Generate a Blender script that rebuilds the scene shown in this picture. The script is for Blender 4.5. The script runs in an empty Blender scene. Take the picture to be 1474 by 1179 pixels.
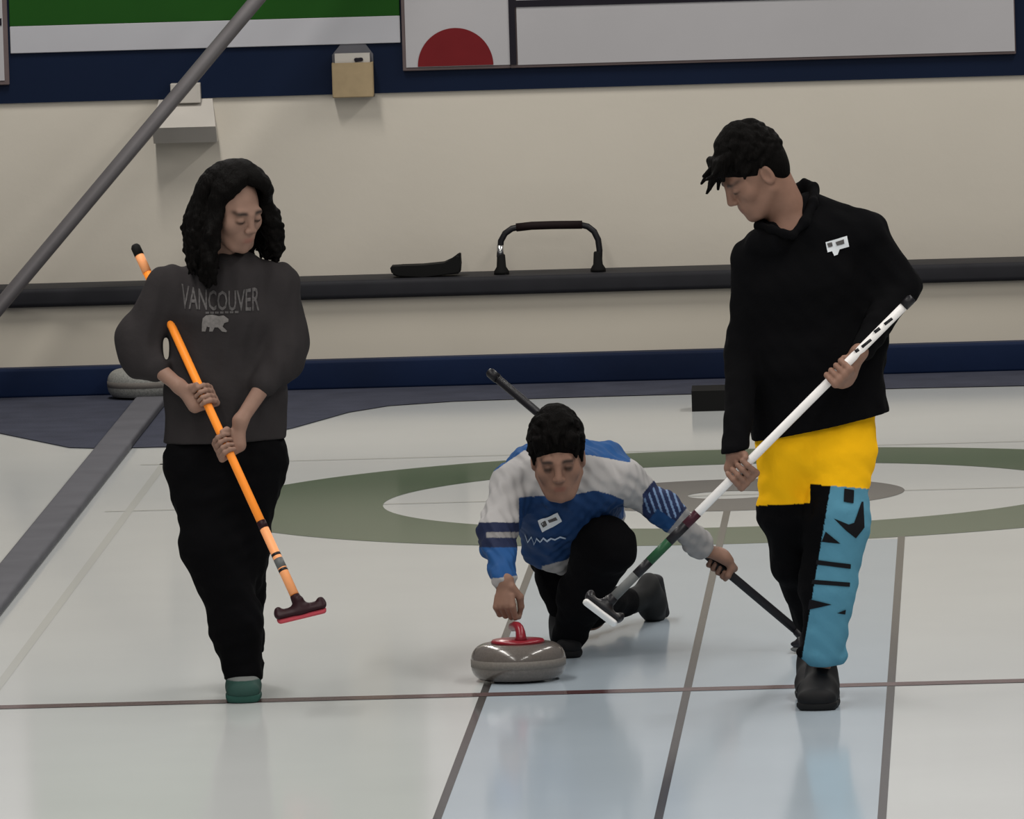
import bpy, bmesh, math, random
import numpy as np
from mathutils import Vector, Matrix
from mathutils.bvhtree import BVHTree

# ------------------------------------------------------------------ camera, world, lamps, exposure
SC = bpy.context.scene
COL = SC.collection
IMG_W, IMG_H = 1474.0, 1179.0
FPX = 17799.5
CAM = np.array([0.98936, -36.78175, 3.92277])
YAW, PITCH, ROLL = -0.0404436, 0.083144, -0.0302254
_f = np.array([math.sin(YAW) * math.cos(PITCH), math.cos(YAW) * math.cos(PITCH), -math.sin(PITCH)])
_r0 = np.array([math.cos(YAW), -math.sin(YAW), 0.0])
_u0 = np.cross(_r0, _f)
_r = math.cos(ROLL) * _r0 + math.sin(ROLL) * _u0
_u = -math.sin(ROLL) * _r0 + math.cos(ROLL) * _u0
cam_data = bpy.data.cameras.new('camera')
cam_data.sensor_width = 36.0
cam_data.lens = FPX / IMG_W * 36.0
cam_data.clip_start = 0.5
cam_data.clip_end = 200.0
cam = bpy.data.objects.new('camera', cam_data)
COL.objects.link(cam)
cam.matrix_world = Matrix(((_r[0], _u[0], -_f[0], CAM[0]), (_r[1], _u[1], -_f[1], CAM[1]),
                           (_r[2], _u[2], -_f[2], CAM[2]), (0, 0, 0, 1)))
SC.camera = cam

world = bpy.data.worlds.new('hall_ambient')
SC.world = world
world.use_nodes = True
world.node_tree.nodes['Background'].inputs[0].default_value = (0.97, 0.98, 1.0, 1)
world.node_tree.nodes['Background'].inputs[1].default_value = 0.11


def lamp(x, y, power, sx=0.35, sy=5.0, z=4.7):
    d = bpy.data.lights.new('ceiling_tube_lamp', 'AREA')
    d.shape = 'RECTANGLE'
    d.size, d.size_y = sx, sy
    d.energy = power
    d.color = (1.0, 0.965, 0.91)
    o = bpy.data.objects.new('ceiling_tube_lamp', d)
    o.location = (x, y, z)
    COL.objects.link(o)


for _x in (-2.4, 2.4):
    for _y, _p in ((-14, 190), (-7.5, 190), (-1, 160), (5.0, 85), (9.6, 108)):
        lamp(_x, _y, _p, sy=5.0 if _y < 9 else 1.6)

SC.view_settings.view_transform = 'Standard'
SC.view_settings.look = 'None'
SC.view_settings.gamma = 1.0
SC.view_settings.exposure = 0.0
SC.view_settings.use_curve_mapping = False


def P(px, py, Y):
    """the point of the plane y = Y that shows at pixel (px, py)"""
    d = _f + (px - IMG_W / 2) / FPX * _r - (py - IMG_H / 2) / FPX * _u
    return CAM + d * ((Y - CAM[1]) / d[1])


def G(px, py, z=0.0):
    """the point of the plane z = z that shows at pixel (px, py)"""
    d = _f + (px - IMG_W / 2) / FPX * _r - (py - IMG_H / 2) / FPX * _u
    return CAM + d * ((z - CAM[2]) / d[2])


def to_px(V):
    d = np.atleast_2d(V) - CAM
    z = d @ _f
    return np.stack([IMG_W / 2 + FPX * (d @ _r) / z, IMG_H / 2 - FPX * (d @ _u) / z], 1)


# ------------------------------------------------------------------ materials
def srgb(r, g, b):
    def c(v):
        v /= 255.0
        return v / 12.92 if v <= 0.04045 else ((v + 0.055) / 1.055) ** 2.4
    return (c(r), c(g), c(b), 1.0)


def mat(name, col, rough=0.6, metal=0.0, spec=0.15, var=0.0, vscale=8.0, bump=0.0, bscale=60.0, stretch=None, attr=None, ior=None, coat=0.0):
    m = bpy.data.materials.new(name)
    m.use_nodes = True
    nt = m.node_tree
    b = nt.nodes['Principled BSDF']
    b.inputs['Roughness'].default_value = rough
    b.inputs['Metallic'].default_value = metal
    b.inputs['Specular IOR Level'].default_value = spec
    b.inputs['Coat Weight'].default_value = coat
    if ior:
        b.inputs['IOR'].default_value = ior
    tc = nt.nodes.new('ShaderNodeTexCoord')
    src = tc.outputs['Object']
    if stretch:
        mp = nt.nodes.new('ShaderNodeMapping')
        mp.inputs['Scale'].default_value = stretch
        nt.links.new(src, mp.inputs['Vector'])
        src = mp.outputs['Vector']
    base = None
    if attr:
        a = nt.nodes.new('ShaderNodeAttribute')
        a.attribute_name = attr
        base = a.outputs['Color']
    else:
        b.inputs['Base Color'].default_value = col
    if var > 0:
        n = nt.nodes.new('ShaderNodeTexNoise')
        n.inputs['Scale'].default_value = vscale
        n.inputs['Detail'].default_value = 4
        nt.links.new(src, n.inputs['Vector'])
        mr = nt.nodes.new('ShaderNodeMapRange')
        mr.inputs['From Min'].default_value = 0.3
        mr.inputs['From Max'].default_value = 0.7
        mr.inputs['To Min'].default_value = 1 - var
        mr.inputs['To Max'].default_value = 1 + var
        nt.links.new(n.outputs['Fac'], mr.inputs['Value'])
        mx = nt.nodes.new('ShaderNodeMix')
        mx.data_type = 'RGBA'
        mx.blend_type = 'MULTIPLY'
        mx.inputs['Factor'].default_value = 1.0
        if base is not None:
            nt.links.new(base, mx.inputs['A'])
        else:
            mx.inputs['A'].default_value = col
        nt.links.new(mr.outputs['Result'], mx.inputs['B'])
        base = mx.outputs['Result']
    if base is not None:
        nt.links.new(base, b.inputs['Base Color'])
    if bump > 0:
        n2 = nt.nodes.new('ShaderNodeTexNoise')
        n2.inputs['Scale'].default_value = bscale
        n2.inputs['Detail'].default_value = 5
        nt.links.new(src, n2.inputs['Vector'])
        bp = nt.nodes.new('ShaderNodeBump')
        bp.inputs['Strength'].default_value = bump
        bp.inputs['Distance'].default_value = 0.01
        nt.links.new(n2.outputs['Fac'], bp.inputs['Height'])
        nt.links.new(bp.outputs['Normal'], b.inputs['Normal'])
    return m


ICE = dict(rough=0.11, spec=0.42, ior=1.31)
M = {}
M['ice'] = mat('ice', (0.60, 0.62, 0.62, 1), var=0.035, vscale=0.9, **ICE)
M['ice_lane'] = mat('ice_lane_tint', (0.43, 0.50, 0.565, 1), var=0.03, vscale=1.1, **ICE)
M['ice_green'] = mat('ice_green_paint', (0.008, 0.064, 0.014, 1), var=0.06, vscale=1.5, **ICE)
M['ice_grey'] = mat('ice_grey_paint', (0.07, 0.07, 0.078, 1), var=0.05, vscale=1.5, **ICE)
M['ice_line'] = mat('ice_line_paint', (0.035, 0.032, 0.033, 1), var=0.08, vscale=3, **ICE)
M['ice_hog'] = mat('ice_hog_paint', (0.10, 0.05, 0.052, 1), var=0.08, vscale=3, **ICE)
M['ice_faint'] = mat('ice_faint_paint', (0.52, 0.535, 0.515, 1), **ICE)
M['apron'] = mat('blue_grey_carpet', (0.048, 0.052, 0.075, 1), rough=0.9, var=0.15, vscale=6, bump=0.3, bscale=200)
M['divider_top'] = mat('divider_top_grey', (0.105, 0.105, 0.12, 1), rough=0.75, var=0.1, vscale=5)
M['bumper'] = mat('navy_vinyl', (0.004, 0.012, 0.042, 1), rough=0.6, var=0.25, vscale=1.7, bump=0.25, bscale=7)
M['wall'] = mat('cream_wall', (0.61, 0.565, 0.49, 1), rough=0.8, var=0.03, vscale=1.3, bump=0.08, bscale=25)
M['wall_low'] = mat('cream_board', (0.62, 0.57, 0.48, 1), rough=0.6, var=0.04, vscale=1.6)
M['rail'] = mat('black_rail_rubber', (0.022, 0.022, 0.026, 1), rough=0.6, var=0.1, vscale=9)
M['navy'] = mat('navy_wall_paint', (0.0022, 0.0085, 0.030, 1), rough=0.6, var=0.12, vscale=1.5)
M['green'] = mat('green_banner', (0.010, 0.066, 0.006, 1), rough=0.7, var=0.1, vscale=2)
M['banner_white'] = mat('white_banner', (0.44, 0.44, 0.47, 1), rough=0.7, var=0.03, vscale=2)
M['poster'] = mat('poster_white', (0.42, 0.41, 0.425, 1), rough=0.6, var=0.03, vscale=2)
M['frame'] = mat('brown_poster_frame', (0.13, 0.10, 0.10, 1), rough=0.6, var=0.1)
M['black'] = mat('black_paint', (0.012, 0.010, 0.016, 1), rough=0.6, var=0.1)
M['red'] = mat('red_print', (0.15, 0.010, 0.013, 1), rough=0.6, var=0.06)
M['white'] = mat('white_plastic', (0.50, 0.47, 0.43, 1), rough=0.45, var=0.03)
M['cardboard'] = mat('tan_cardboard', (0.36, 0.275, 0.165, 1), rough=0.85, var=0.06, vscale=30)
M['steel'] = mat('grey_steel', (0.16, 0.15, 0.155, 1), rough=0.45, metal=0.3, var=0.08)
M['chrome'] = mat('bright_metal', (0.6, 0.6, 0.6, 1), rough=0.25, metal=1.0)
M['granite'] = mat('grey_granite', (0.115, 0.10, 0.09, 1), rough=0.2, spec=0.4, var=0.10, vscale=160, coat=0.3)
M['granite_band'] = mat('matt_granite_band', (0.17, 0.155, 0.14, 1), rough=0.6, var=0.1, vscale=160)
M['granite_pale'] = mat('pale_granite', (0.27, 0.27, 0.25, 1), rough=0.35, var=0.25, vscale=160)
M['handle_red'] = mat('red_plastic', (0.22, 0.012, 0.022, 1), spec=0.4, rough=0.3, var=0.04)
M['rubber'] = mat('black_rubber', (0.005, 0.005, 0.005, 1), spec=0.2, rough=0.8, var=0.1)
M['skin'] = mat('skin', (1, 1, 1, 1), rough=0.55, attr='Col', var=0.05, vscale=40)
M['cloth'] = mat('cloth', (1, 1, 1, 1), rough=0.95, spec=0.06, attr='Col', bump=0.25, bscale=40)
M['cloth_smooth'] = mat('smooth_cloth', (1, 1, 1, 1), rough=0.75, spec=0.25, attr='Col', bump=0.15, bscale=25)
M['hair'] = mat('black_hair', (0.0022, 0.0017, 0.0015, 1), rough=0.65, spec=0.06, bump=0.6, bscale=60, stretch=(3, 3, 0.5))
M['shoe'] = mat('shoe', (1, 1, 1, 1), rough=0.7, spec=0.25, attr='Col', var=0.06, vscale=30)
M['print_grey'] = mat('faded_grey_print', (0.085, 0.08, 0.08, 1), rough=0.9, var=0.3, vscale=120)
M['print_pale'] = mat('pale_grey_print', (0.17, 0.16, 0.155, 1), rough=0.9, var=0.15, vscale=120)
M['print_black'] = mat('black_print', (0.006, 0.006, 0.008, 1), rough=0.85, var=0.1)
M['print_white'] = mat('white_print', (0.42, 0.5, 0.62, 1), rough=0.8, var=0.1)
M['tag_white'] = mat('tag_white', (0.62, 0.65, 0.68, 1), rough=0.5, var=0.02)
M['orange'] = mat('orange_shaft', (1.0, 0.30, 0.035, 1), rough=0.4, var=0.04)
M['peach'] = mat('peach_shaft', (0.95, 0.40, 0.17, 1), rough=0.4, var=0.04)
M['shaft_white'] = mat('white_shaft', (0.78, 0.76, 0.75, 1), rough=0.35, var=0.03)
M['shaft_black'] = mat('black_shaft', (0.007, 0.0065, 0.009, 1), spec=0.3, rough=0.45, var=0.1)
M['shaft_maroon'] = mat('maroon_shaft', (0.05, 0.014, 0.022, 1), rough=0.4, var=0.1)
M['shaft_green'] = mat('green_shaft', (0.02, 0.075, 0.035, 1), rough=0.4, var=0.1)
M['shaft_grey'] = mat('grey_ferrule', (0.12, 0.125, 0.125, 1), rough=0.45, var=0.1)
M['broom_maroon'] = mat('dark_maroon_plastic', (0.022, 0.007, 0.010, 1), rough=0.5, var=0.1)
M['pad_red'] = mat('pinkish_red_pad', (0.42, 0.06, 0.08, 1), rough=0.8, var=0.1)
M['pad_white'] = mat('white_pad', (0.75, 0.74, 0.73, 1), rough=0.8, var=0.04)


# ------------------------------------------------------------------ helpers
def mesh_obj(name, verts, faces, material, parent=None, smooth=False, loc=None):
    me = bpy.data.meshes.new(name)
    me.from_pydata([tuple(map(float, v)) for v in verts], [], [tuple(map(int, f)) for f in faces])
    me.update()
    if smooth:
        me.polygons.foreach_set('use_smooth', [True] * len(me.polygons))
    me.materials.append(material)
    o = bpy.data.objects.new(name, me)
    COL.objects.link(o)
    if parent is not None:
        o.parent = parent
        o.matrix_parent_inverse = parent.matrix_world.inverted()
    return o


def bm_obj(name, bm, material, parent=None, smooth=False):
    bmesh.ops.recalc_face_normals(bm, faces=bm.faces)
    me = bpy.data.meshes.new(name)
    bm.to_mesh(me)
    bm.free()
    if smooth:
        me.polygons.foreach_set('use_smooth', [True] * len(me.polygons))
    me.materials.append(material)
    o = bpy.data.objects.new(name, me)
    COL.objects.link(o)
    if parent is not None:
        o.parent = parent
        o.matrix_parent_inverse = parent.matrix_world.inverted()
    return o


def empty(name, loc, label=None, cat=None, group=None):
    o = bpy.data.objects.new(name, None)
    o.location = tuple(map(float, loc))
    o.empty_display_size = 0.1
    COL.objects.link(o)
    o.matrix_world = Matrix.Translation(tuple(map(float, loc)))
    return tag(o, label, cat, group)


def tag(o, label=None, cat=None, group=None, kind=None):
    if label:
        o['label'] = label
    if cat:
        o['category'] = cat
    if group:
        o['group'] = group
    if kind:
        o['kind'] = kind
    return o


def box_bm(x0, x1, y0, y1, z0, z1, bev=0.0, seg=2):
    bm = bmesh.new()
    bmesh.ops.create_cube(bm, size=1)
    for v in bm.verts:
        v.co = Vector(((x0 + x1) / 2 + v.co.x * (x1 - x0), (y0 + y1) / 2 + v.co.y * (y1 - y0), (z0 + z1) / 2 + v.co.z * (z1 - z0)))
    if bev > 0:
        bmesh.ops.bevel(bm, geom=bm.edges[:], offset=bev, segments=seg, affect='EDGES', profile=0.6)
    return bm


def box(name, x0, x1, y0, y1, z0, z1, m, parent=None, bev=0.0, seg=2, smooth=False):
    return bm_obj(name, box_bm(x0, x1, y0, y1, z0, z1, bev, seg), m, parent, smooth)


def prism(name, pts, depth, m, parent=None, bev=0.0):
    """pts: outline in 3-D on a plane y = const, pushed towards -y by depth"""
    bm = bmesh.new()
    a = [bm.verts.new(tuple(p)) for p in pts]
    b = [bm.verts.new((p[0], p[1] - depth, p[2])) for p in pts]
    n = len(pts)
    bm.faces.new(a)
    bm.faces.new(b[::-1])
    for i in range(n):
        bm.faces.new((a[i], a[(i + 1) % n], b[(i + 1) % n], b[i]))
    if bev > 0:
        bmesh.ops.bevel(bm, geom=bm.edges[:], offset=bev, segments=2, affect='EDGES')
    return bm_obj(name, bm, m, parent)


def unit(v):
    v = np.asarray(v, float)
    return v / (np.linalg.norm(v) + 1e-12)


def tube(name, pts, radii, m, parent=None, seg=16, closed=True):
    pts = [np.asarray(p, float) for p in pts]
    if np.isscalar(radii):
        radii = [radii] * len(pts)
    V, F = [], []
    t0 = unit(pts[1] - pts[0])
    s = np.cross(t0, (0, 0, 1))
    if np.linalg.norm(s) < 1e-3:
        s = np.cross(t0, (0, 1, 0))
    s = unit(s)
    for i, p in enumerate(pts):
        t = unit(pts[min(i + 1, len(pts) - 1)] - pts[max(i - 1, 0)])
        s = unit(s - t * np.dot(s, t))
        w = np.cross(t, s)
        for k in range(seg):
            a = 2 * math.pi * k / seg
            V.append(p + radii[i] * (math.cos(a) * s + math.sin(a) * w))
    for i in range(len(pts) - 1):
        for k in range(seg):
            k2 = (k + 1) % seg
            F.append((i * seg + k, i * seg + k2, (i + 1) * seg + k2, (i + 1) * seg + k))
    F.append(tuple(range(seg))[::-1])
    n = (len(pts) - 1) * seg
    F.append(tuple(range(n, n + seg)))
    o = mesh_obj(name, V, F, m, parent)
    o.data.polygons.foreach_set('use_smooth', [True] * (len(F) - 2) + [False] * 2)
    return o


def lathe(name, prof, m, parent=None, seg=48, loc=(0, 0, 0), smooth=True):
    V, F = [], []
    for (r, z) in prof:
        for k in range(seg):
            a = 2 * math.pi * k / seg
            V.append((loc[0] + r * math.cos(a), loc[1] + r * math.sin(a), loc[2] + z))
    for i in range(len(prof) - 1):
        for k in range(seg):
            k2 = (k + 1) % seg
            F.append((i * seg + k, i * seg + k2, (i + 1) * seg + k2, (i + 1) * seg + k))
    if prof[0][0] > 1e-4:
        F.append(tuple(range(seg))[::-1])
    if prof[-1][0] > 1e-4:
        n = (len(prof) - 1) * seg
        F.append(tuple(range(n, n + seg)))
    return mesh_obj(name, V, F, m, parent, smooth)


# ------------------------------------------------------------------ the setting: ice, markings, back of the hall
TEE = 6.40
YB, YL, YR, YW = 11.40, 11.50, 11.46, 11.78       # bumper front, low board, rail front, wall


def zat(px, py, Y):
    return float(P(px, py, Y)[2])


ice = box('floor', -9, 9, -34, YW, -0.05, 0.0, M['ice'])
tag(ice, 'pebbled pale curling ice with painted rings and lines', None, None, 'structure')


def flat(name, pts, z, m, parent=ice):
    n = len(pts)
    return mesh_obj(name, [(p[0], p[1], z) for p in pts], [tuple(range(n))], m, parent)


def ring(name, r0, r1, z, m):
    n = 128
    V, F = [], []
    for k in range(n):
        a = 2 * math.pi * k / n
        V += [(r0 * math.cos(a), TEE + r0 * math.sin(a), z), (r1 * math.cos(a), TEE + r1 * math.sin(a), z)]
    for k in range(n):
        k2 = (k + 1) % n
        F.append((2 * k, 2 * k + 1, 2 * k2 + 1, 2 * k2))
    return mesh_obj(name, V, F, m, ice)


def rect(name, x0, x1, y0, y1, z, m):
    return flat(name, [(x0, y0), (x1, y0), (x1, y1), (x0, y1)], z, m)


YHOUSE = TEE - math.sqrt(1.83 ** 2 - 0.61 ** 2)
rect('lane_tint', -0.61, 0.61, -30, TEE - 1.80, 0.0004, M['ice_lane'])
ring('twelve_foot_ring', 1.22, 1.83, 0.0008, M['ice_green'])
ring('four_foot_ring', 0.15, 0.61, 0.0008, M['ice_grey'])
rect('tee_line', -2.2, 2.2, TEE - 0.02, TEE + 0.02, 0.0007, M['ice_faint'])
rect('back_line', -2.2, 2.2, 8.23, 8.27, 0.0006, M['ice_faint'])
rect('side_line', -2.13, -2.10, -30, 9.0, 0.0006, M['ice_faint'])
rect('centre_line', -0.012, 0.012, -30, TEE - 0.61, 0.0012, M['ice_line'])
rect('lane_line', -0.622, -0.598, -30, YHOUSE, 0.0012, M['ice_line'])
rect('lane_line', 0.598, 0.622, -30, YHOUSE, 0.0012, M['ice_line'])
rect('hog_line', -6.8, 6.8, -0.05, 0.05, 0.0016, M['ice_hog'])

# carpeted apron behind the sheets, wide where the divider ends
ap = [(-9, YW - 0.2)]
for cx in (-4.7, 0.0):
    ap += [(cx - 2.12, 8.97), (cx - 1.98, 9.05), (cx - 1.72, 9.65), (cx - 1.54, 10.30), (cx - 1.40, 10.55), (cx - 1.15, 10.68), (cx - 0.6, 10.72),
           (cx + 0.6, 10.72), (cx + 1.15, 10.68), (cx + 1.40, 10.55), (cx + 1.56, 10.30), (cx + 1.85, 10.30 - 0.5), (cx + 2.18, 9.05), (cx + 2.32, 8.97)]
ap += [(9, 8.97), (9, YW - 0.2)]
flat('carpet_apron', ap, 0.003, M['apron'])

div = box('trim_1', -2.40, -2.28, -30, 10.9, 0.0, 0.035, M['divider_top'], None, 0.012, 3, True)
tag(div, 'low grey divider strip between the two sheets of ice', None, None, 'structure')

# back of the hall
zb1 = zat(1000, 505, YB)          # bumper top
zr0, zr1 = zat(600, 428, YR), zat(600, 401, YR)
zn0 = zat(577, 133, YW)           # navy band bottom
bump = box('trim_2', -9, 9, YB, YB + 0.13, 0.0, zb1, M['bumper'], None, 0.012, 3, True)
tag(bump, 'navy vinyl bumper along the foot of the back wall', None, None, 'structure')
low = box('wall_low', -9, 9, YL, YW, 0.0, zr0 + 0.02, M['wall_low'])
tag(low, 'low cream board under the black rail', None, None, 'structure')
rail = box('trim_3', -9, 9, YR, YW, zr0, zr1, M['rail'], None, 0.018, 3, True)
tag(rail, 'black rail along the back wall above the cream board', None, None, 'structure')
wall = box('wall_back', -9, 9, YW, YW + 0.2, 0.0, 5.2, M['wall'])
tag(wall, 'cream back wall of the curling hall', None, None, 'structure')
band = box('trim_4', -9, 9, YW - 0.012, YW, zn0, zn0 + 1.6, M['navy'])
tag(band, 'navy painted band across the upper wall', None, None, 'structure')


def wall_panel(name, pxs, y_bot, y_top_z, thick, m, parent=None, Y=YW - 0.012):
    """panel on the wall between two pixel columns, bottom at pixel y_bot (of its left end)"""
    a, b = P(pxs[0], y_bot, Y), P(pxs[1], y_bot, Y)
    x0, x1 = a[0], b[0]
    return box(name, x0, x1, Y - thick, Y, a[2], y_top_z, m, parent, 0.002, 1)


Yw1 = YW - 0.012
# green and white banner
zg0, zg1 = zat(15, 77, Yw1), zat(15, 38, Yw1)
xg0, xg1 = P(15, 60, Yw1)[0], P(576, 40, Yw1)[0]
t = empty('wall_banner', ((xg0 + xg1) / 2, Yw1, zg0), 'long green banner with a white lower stripe on the wall', 'banner')
box('white_stripe', xg0, xg1, Yw1 - 0.012, Yw1, zg0, zg1, M['banner_white'], t, 0.002, 1)
box('green_field', xg0, xg1, Yw1 - 0.012, Yw1, zg1, zg1 + 0.9, M['green'], t, 0.002, 1)

# poster at the left edge
x1 = P(12, 60, Yw1)[0]
z0 = zat(6, 122, Yw1)
t = empty('wall_poster', (x1 - 0.4, Yw1, z0), 'white framed poster cut by the left edge of the view', 'poster')
box('frame', x1 - 0.8, x1, Yw1 - 0.02, Yw1, z0, z0 + 1.2, M['frame'], t, 0.003, 1)
box('sheet', x1 - 0.78, x1 - 0.018, Yw1 - 0.024, Yw1 - 0.015, z0 + 0.018, z0 + 1.18, M['poster'], t)
zz = zat(3, 31, Yw1)
box('black_mark', x1 - 0.25, x1 - 0.022, Yw1 - 0.027, Yw1 - 0.02, zz - 0.014, zz + 0.014, M['black'], t)

# poster with half a red disc, and the wide board beside it
x0, xm, xr = P(579, 60, Yw1)[0], P(734, 60, Yw1)[0], P(1462, 60, Yw1)[0]
z0 = zat(583, 102, Yw1)
t = empty('wall_poster', ((x0 + xm) / 2, Yw1, z0), 'white poster with a red half disc at its foot', 'poster')
box('frame', x0, xm, Yw1 - 0.02, Yw1, z0, z0 + 1.2, M['frame'], t, 0.003, 1)
box('sheet', x0 + 0.014, xm, Yw1 - 0.024, Yw1 - 0.015, z0 + 0.014, z0 + 1.18, M['poster'], t)
c = P(656, 98, Yw1 - 0.024)
rr = 55 / 370.0
prism('red_half_disc', [(c[0] + rr * math.cos(math.pi * k / 40), Yw1 - 0.0235, z0 + 0.016 + rr * math.sin(math.pi * k / 40)) for k in range(41)], 0.003, M['red'], t)
t = empty('wall_board', ((xm + xr) / 2, Yw1, z0), 'wide pale board with black dividing bars at upper right', 'board')
box('frame', xm, xr, Yw1 - 0.02, Yw1, z0, z0 + 1.2, M['frame'], t, 0.003, 1)
box('sheet', xm + 0.03, xr - 0.004, Yw1 - 0.024, Yw1 - 0.015, z0 + 0.012, z0 + 1.18, M['poster'], t)
box('upright_bar', xm - 0.001, xm + 0.024, Yw1 - 0.028, Yw1 - 0.01, z0 + 0.014, z0 + 1.18, M['black'], t)
zh = zat(745, 5, Yw1)
box('cross_bar', xm + 0.024, xr - 0.004, Yw1 - 0.028, Yw1 - 0.01, zh - 0.013, zh + 0.013, M['black'], t)
for k in range(7):           # feet of letters that reach into view below the bar's far end
    zk = zh + 0.02
    box('letter_foot', xm + 0.95 + 0.11 * k, xm + 1.01 + 0.11 * k, Yw1 - 0.028, Yw1 - 0.02, zk, zk + 0.1, M['tag_white'], t)

# leaflet holder of cardboard
t = empty('leaflet_box', P(510, 140, Yw1), 'small tan cardboard leaflet box hung on the navy band', 'box')
a, b = P(480, 140, Yw1), P(539, 138, Yw1)
x0, x1 = a[0], b[0]
zc0, zc1, zc2 = a[2], zat(480, 90, Yw1), zat(510, 63, Yw1)
w = x1 - x0
prism('back_plate', [(x0, Yw1, zc0), (x1, Yw1, zc0), (x1, Yw1, zc1 + 0.03), (x1 - 0.03, Yw1, zc2), (x0 + 0.035, Yw1, zc2), (x0, Yw1, zc1 + 0.03)], 0.008, M['divider_top'], t)
prism('paper', [(x0 + 0.012, Yw1 - 0.01, zc0 + 0.03), (x1 - 0.012, Yw1 - 0.01, zc0 + 0.03), (x1 - 0.012, Yw1 - 0.01, zc1 + 0.036), (x0 + 0.012, Yw1 - 0.01, zc1 + 0.036)], 0.03, M['white'], t)
prism('front_pocket', [(x0, Yw1 - 0.045, zc0), (x1, Yw1 - 0.045, zc0), (x1, Yw1 - 0.045, zc1), (x0, Yw1 - 0.045, zc1)], 0.012, M['cardboard'], t, 0.003)
for xs in (x0, x1 - 0.008):
    box('side_wall', xs, xs + 0.008, Yw1 - 0.046, Yw1 - 0.006, zc0, zc1, M['cardboard'], t)
box('box_floor', x0, x1, Yw1 - 0.046, Yw1 - 0.006, zc0, zc0 + 0.008, M['cardboard'], t)
cc = P(516, 86, Yw1 - 0.05)
prism('black_mark', [(cc[0] + 0.018 * math.cos(k * math.pi / 6), Yw1 - 0.041, cc[2] + (0.011 + 0.004 * math.cos(k)) * math.sin(k * math.pi / 6)) for k in range(12)], 0.003, M['black'], t)

# white wedge-shaped box
t = empty('wall_box', P(270, 206, YW), 'white wedge-shaped box hung on the cream wall', 'box')
a, b = P(224, 208, YW), P(315, 205, YW)
x0, x1 = a[0], b[0]
zk0, zk1, zk2 = a[2] + 0.01, a[2] + 0.075, zat(270, 140, YW)
D = 0.17
V = [(x0, YW, zk0), (x1, YW, zk0), (x1, YW - D * 0.62, zk0), (x0, YW - D * 0.62, zk0),
     (x0, YW - D, zk1), (x1, YW - D, zk1), (x0 + 0.02, YW, zk2), (x1 - 0.02, YW, zk2)]
mesh_obj('body', V, [(0, 1, 2, 3), (3, 2, 5, 4), (4, 5, 7, 6), (0, 3, 4, 6), (1, 7, 5, 2), (0, 6, 7, 1)], M['white'], t)
a2, b2 = P(247, 141, YW), P(290, 140, YW)
box('top_block', a2[0], b2[0], YW - 0.06, YW - 0.012, zk2 - 0.02, zk2 + 0.058, M['white'], t, 0.004)

# slanting pole in front of the wall
pa, pb = P(-40, 488, 11.18), P(420, -60, 11.46)
d = pb - pa
lo = pa - d * (pa[2] - 0.02) / d[2]
hi = pa + d * ((2.6 - pa[2]) / d[2])
t = tube('slanted_pole', [lo, pa, pb, hi], 0.029, M['steel'], None, 20)
tag(t, 'grey steel pole slanting up across the wall at upper left', 'pole')

# stabilizer frame on the rail
Ys = YR + 0.10
zt = zr1
A, B = P(721, 396, Ys), P(860, 391, Ys)
t = empty('delivery_stabilizer', ((A[0] + B[0]) / 2, Ys, zt), 'black tubular stabilizer frame standing on the black rail', 'stabilizer')
ztop = zat(790, 326, Ys)
pts = []
for (px, py) in ((721, 388), (720, 362), (721, 347), (727, 336), (737, 329), (752, 326)):
    p = P(px, py, Ys)
    pts.append(p)
hz = [P(795, 324, Ys), P(833, 323, Ys)]
pts2 = [P(px, py, Ys) for (px, py) in ((833, 323), (846, 326), (855, 333), (861, 345), (863, 360), (862, 384))]
tube('tube_frame', pts + hz + pts2[1:], 0.0125, M['shaft_black'], t, 14)
tube('hand_grip', [P(743, 327.5, Ys), P(765, 325, Ys), P(795, 324, Ys), P(838, 323.5, Ys)], 0.0165, mat('dark_brown_grip', (0.011, 0.0055, 0.006, 1), 0.7), t, 14)
tube('reflective_sleeve', [P(720, 353, Ys), P(720, 370, Ys)], 0.0142, M['chrome'], t, 14)
for (px, py) in ((722, 392), (861, 387)):
    p = P(px, py, Ys)
    lathe('foot', [(0.030, zt - p[2] - 0.0), (0.030, zt - p[2] + 0.012), (0.019, zt - p[2] + 0.03), (0.016, zt - p[2] + 0.075), (0.013, zt - p[2] + 0.08)], M['rubber'], t, 20, p)

# black boat-shaped pad on the rail
Yp = YR + 0.16
out = [(563, 388), (566, 399), (575, 403), (612, 403), (664, 398), (665, 385), (664, 368), (659, 375), (652, 380), (640, 383), (610, 386), (580, 387)]
pp = [P(x, y, Yp) for x, y in out]
dz = zr1 - min(p[2] for p in pp)
o = prism('black_pad', [(p[0], Yp, p[2] + dz + 0.001) for p in pp], 0.11, M['rubber'], None, 0.006)
tag(o, 'black pad with an upturned end lying on the black rail', 'pad')

# hack
hx = (G(996, 593)[0])
hY = 9.93
t = empty('curling_hack', (0, hY, 0), 'black rubber hack set in the ice beside the black sweater', 'hack')
for sx in (-1, 1):
    xa, xb = sorted((sx * 0.075, sx * (-hx + 0.0)))
    V = [(xa, hY, 0), (xb, hY, 0), (xb, hY, 0.078), (xa, hY, 0.078), (xa, hY + 0.2, 0.0), (xb, hY + 0.2, 0), (xb, hY + 0.12, 0.09), (xa, hY + 0.12, 0.09)]
    mesh_obj('foothold', V, [(0, 1, 2, 3), (3, 2, 6, 7), (7, 6, 5, 4), (0, 3, 7, 4), (1, 5, 6, 2), (0, 4, 5, 1)], M['rubber'], t)
box('base_plate', hx, -hx, hY + 0.01, hY + 0.19, 0.0, 0.012, M['rubber'], t)


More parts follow.
